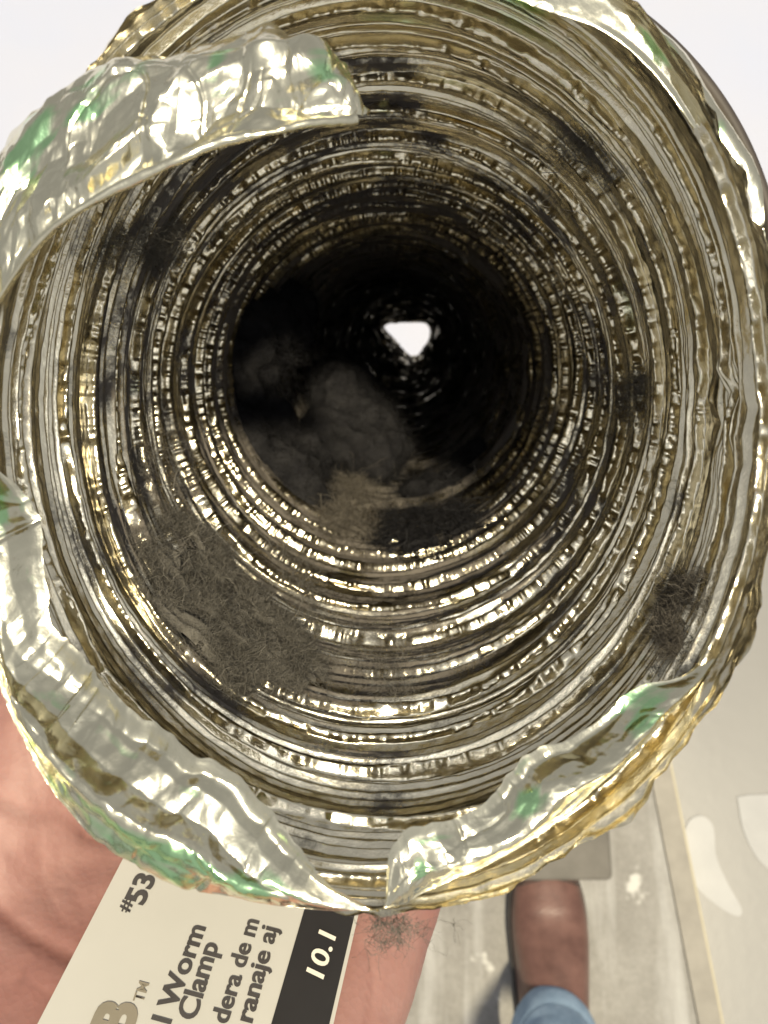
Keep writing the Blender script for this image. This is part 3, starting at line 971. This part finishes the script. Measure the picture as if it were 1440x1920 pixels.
def grow(name, chains, voxel, iters, mat, parent):
    bm = bmesh.new()
    for ch in chains:
        for (a, ra), (b, rb) in zip(ch[:-1], ch[1:]):
            L = np.linalg.norm(b - a); k = max(2, int(L / (0.3 * min(ra, rb))))
            for i in range(k + 1):
                t = i / k
                bmesh.ops.create_icosphere(bm, subdivisions=2, radius=ra + (rb - ra) * t, matrix=Matrix.Translation(Vector(a + (b - a) * t)))
    me = bpy.data.meshes.new('tmp'); bm.to_mesh(me); bm.free()
    o = bpy.data.objects.new('tmp', me); COL.objects.link(o)
    md = o.modifiers.new('r', 'REMESH'); md.mode = 'VOXEL'; md.voxel_size = voxel
    ms = o.modifiers.new('s', 'SMOOTH'); ms.iterations = iters; ms.factor = 0.5
    ev = o.evaluated_get(bpy.context.evaluated_depsgraph_get())
    m2 = bpy.data.meshes.new_from_object(ev)
    bpy.data.objects.remove(o)
    m2.name = name
    n = len(m2.vertices)
    V = np.zeros(n * 3, np.float32); m2.vertices.foreach_get('co', V); V = V.reshape(-1, 3).astype(float)
    NN = np.zeros(n * 3, np.float32); m2.vertices.foreach_get('normal', NN); NN = NN.reshape(-1, 3).astype(float)
    # palm creases: grooves along lines drawn on the palm
    pxx = 720 + FPX * V[:, 0] / V[:, 2]; pyy = 960 - FPX * V[:, 1] / V[:, 2]
    groove = np.zeros(n)
    U = (V - K0) @ ku; Q = (V - K0) @ kv
    facing = np.clip((NN @ kn - 0.2) * 2, 0, 1)
    for pts, wd, dp in (([(-30, 1545), (60, 1575), (130, 1560), (215, 1570)], 0.0011, 0.8), ([(-20, 1690), (40, 1740), (95, 1770), (140, 1790)], 0.0012, 1.0),
                        ([(0, 1600), (60, 1640), (130, 1660)], 0.0007, 0.35), ([(20, 1850), (60, 1790), (110, 1760)], 0.0008, 0.5), ([(60, 1480), (80, 1560), (75, 1640), (120, 1730)], 0.0008, 0.4),
                        ([(-20, 1840), (40, 1830), (110, 1870)], 0.0007, 0.4), ([(690, 1760), (700, 1830), (690, 1920)], 0.0008, 0.5), ([(120, 1620), (150, 1700), (140, 1800)], 0.0006, 0.35)):
        C = spline([uv_of(x, y) for x, y in pts], 80)
        dmin = np.full(n, 1e9)
        for c in C:
            dmin = np.minimum(dmin, np.hypot(U - c[0], Q - c[1]))
        groove = np.maximum(groove, dp * np.exp(-(dmin / wd) ** 2) * facing)
    soft = fbm(U * 1000 / 9, Q * 1000 / 9, 40, 256, 3)
    V = V - NN * (groove * 0.0007)[:, None] + NN * (soft * 0.0006)[:, None]
    m2.vertices.foreach_set('co', c2w(V).astype(np.float32).ravel())
    m2.materials.clear()
    m2.polygons.foreach_set('use_smooth', np.ones(len(m2.polygons), bool))
    m2.update()
    set_attr(m2, 'crease', groove)
    return link(name, m2, mat, parent)


grow('hand', chains, 0.0013, 34, M_SKIN, person)


def loft(name, rings, mat, parent, cap=True):
    """rings: list of (n,3) closed loops in world metres"""
    R = np.asarray(rings)
    k, n, _ = R.shape
    V = R.transpose(1, 0, 2).reshape(-1, 3)
    F = [tuple(f) for f in grid_faces(n, k, True)]
    V = [tuple(v) for v in V]
    if cap:
        for e in (0, k - 1):
            c = R[e].mean(0); V.append(tuple(c)); ci = len(V) - 1
            for i in range(n):
                F.append((i * k + e, ((i + 1) % n) * k + e, ci))
    me = bpy.data.meshes.new(name); me.from_pydata(V, [], F)
    bm = bmesh.new(); bm.from_mesh(me); bmesh.ops.recalc_face_normals(bm, faces=bm.faces); bm.to_mesh(me); bm.free()
    me.polygons.foreach_set('use_smooth', np.ones(len(me.polygons), bool))
    return link(name, me, mat, parent)


toe = pix_ground(1020, 1588, 0.03)
SX, SY = toe[0], toe[1]
GZ = 0.0162


def shoe():
    # sections across the shoe from toe (0) to heel (0.29): distance, half width left, half width right, height, crown
    S = [(0.000, .010, .010, .030), (0.006, .024, .022, .036), (0.018, .035, .031, .043), (0.040, .045, .039, .050), (0.070, .0515, .045, .058), (0.100, .053, .047, .069),
         (0.130, .050, .046, .083), (0.160, .046, .044, .096), (0.185, .043, .042, .110), (0.21, .040, .040, .118), (0.24, .037, .037, .118), (0.265, .033, .033, .112), (0.285, .024, .024, .100), (0.292, .010, .010, .085)]
    S = spline(S, 46)
    a = np.linspace(0, 2 * np.pi, 44, endpoint=False)
    rings = []
    for y, wl, wr, h in S:
        c, s = np.cos(a), np.sin(a)
        w = np.where(c < 0, wl, wr)
        x = np.sign(c) * np.abs(c) ** 0.85 * w
        zt = np.where(s > 0, np.abs(s) ** 0.8 * (h - 0.022), -np.abs(s) ** 0.5 * 0.010) + 0.022
        # creases over the ball of the foot
        cr = -0.0034 * (np.exp(-((y - 0.078) / 0.004) ** 2) + np.exp(-((y - 0.094) / 0.0045) ** 2)) * np.clip(s, 0, 1)
        rings.append(np.stack([SX + x + 0.003 * np.sin(y * 20), np.full_like(x, SY - y), GZ + zt + cr], -1))
    up = loft('shoe', rings, M_SHOE, person)
    srings = []
    T = [0.0, 0.012, 0.018, 0.022]
    for z, g in zip((0.0002, 0.004, 0.012, 0.0185), (-0.002, 0.003, 0.004, 0.003)):
        L = np.array([(SX - wl - g + 0.003 * math.sin(y * 20), SY - y) for y, wl, wr, h in S] + [(SX + wr + g + 0.003 * math.sin(y * 20), SY - y) for y, wl, wr, h in S[::-1]])
        L[:, 1] += np.where(np.arange(len(L)) % len(S) == 0, g, 0)
        srings.append(np.column_stack([L, np.full(len(L), GZ + z)]))
    so = loft('sole', srings, M_SOLE, up)
    # stitched seam across the toe and the join down each side
    for y0, dip in ((0.030, 0.012), (0.0335, 0.012)):
        pts = []
        for x in np.linspace(-1, 1, 25):
            y = y0 + dip * x * x
            i = np.argmin(np.abs(S[:, 0] - y)); w = S[i, 1] if x < 0 else S[i, 2]; h = S[i, 3]
            c = abs(x) ** (1 / 0.85); sn = math.sqrt(max(0, 1 - min(1, c) ** 2))
            pts.append((SX + x * w + 0.003 * math.sin(y * 20), SY - y, GZ + 0.022 + sn ** 0.8 * (h - 0.022) + 0.0004))
        p_ = np.array(pts); loc = (p_ - np.array([0, 0, CAM_H])) @ ROT; loc[:, 2] *= -1
        tube('seam', loc, 0.0009, M_SOLE, up, 8, 90)
    return up


shoe_o = shoe()


def trouser():
    cx, cyy = SX - 0.010, SY - 0.228
    a = np.linspace(0, 2 * np.pi, 120, endpoint=False)
    rings = []
    zs = np.concatenate([np.linspace(0.086, 0.13, 12), np.linspace(0.135, 0.50, 40)])
    for i, z in enumerate(zs):
        t = (z - 0.086) / 0.41
        rx = 0.053 + 0.012 * t; ry = 0.080 - 0.012 * t
        w = 1 + 0.05 * vnoise(a / (2 * np.pi) * 9, np.full_like(a, z * 30), 44, 9) + 0.03 * vnoise(a / (2 * np.pi) * 5, np.full_like(a, z * 60), 45, 5)
        lean = -0.12 * t
        x = cx + rx * w * np.cos(a); y = cyy + lean + ry * w * np.sin(a)
        zz = z + (0.012 * np.sin(a + 0.4) if i < 12 else 0.012 * np.sin(a + 0.4) * (1 - t)) 
        rings.append(np.stack([x, y, zz], -1))
    # turn the lower edge in so the hem has thickness
    inner = [np.column_stack([cx + (r[:, 0] - cx) * 0.93, cyy + (r[:, 1] - cyy) * 0.94, r[:, 2] + 0.004 + k]) for r, k in ((rings[3], 0), (rings[0], 0))]
    tr = loft('trouser_leg', inner + rings, M_DENIM, person, cap=False)
    # hem: a doubled band with a stitched edge
    hem = []
    for g, z in ((1.012, 0), (1.03, 1), (1.033, 4), (1.03, 7), (1.012, 8)):
        r = rings[z]
        hem.append(np.column_stack([cx + (r[:, 0] - cx) * g, cyy + (r[:, 1] - cyy) * g, r[:, 2]]))
    loft('hem', hem, M_DENIM, tr, cap=False)


trouser()
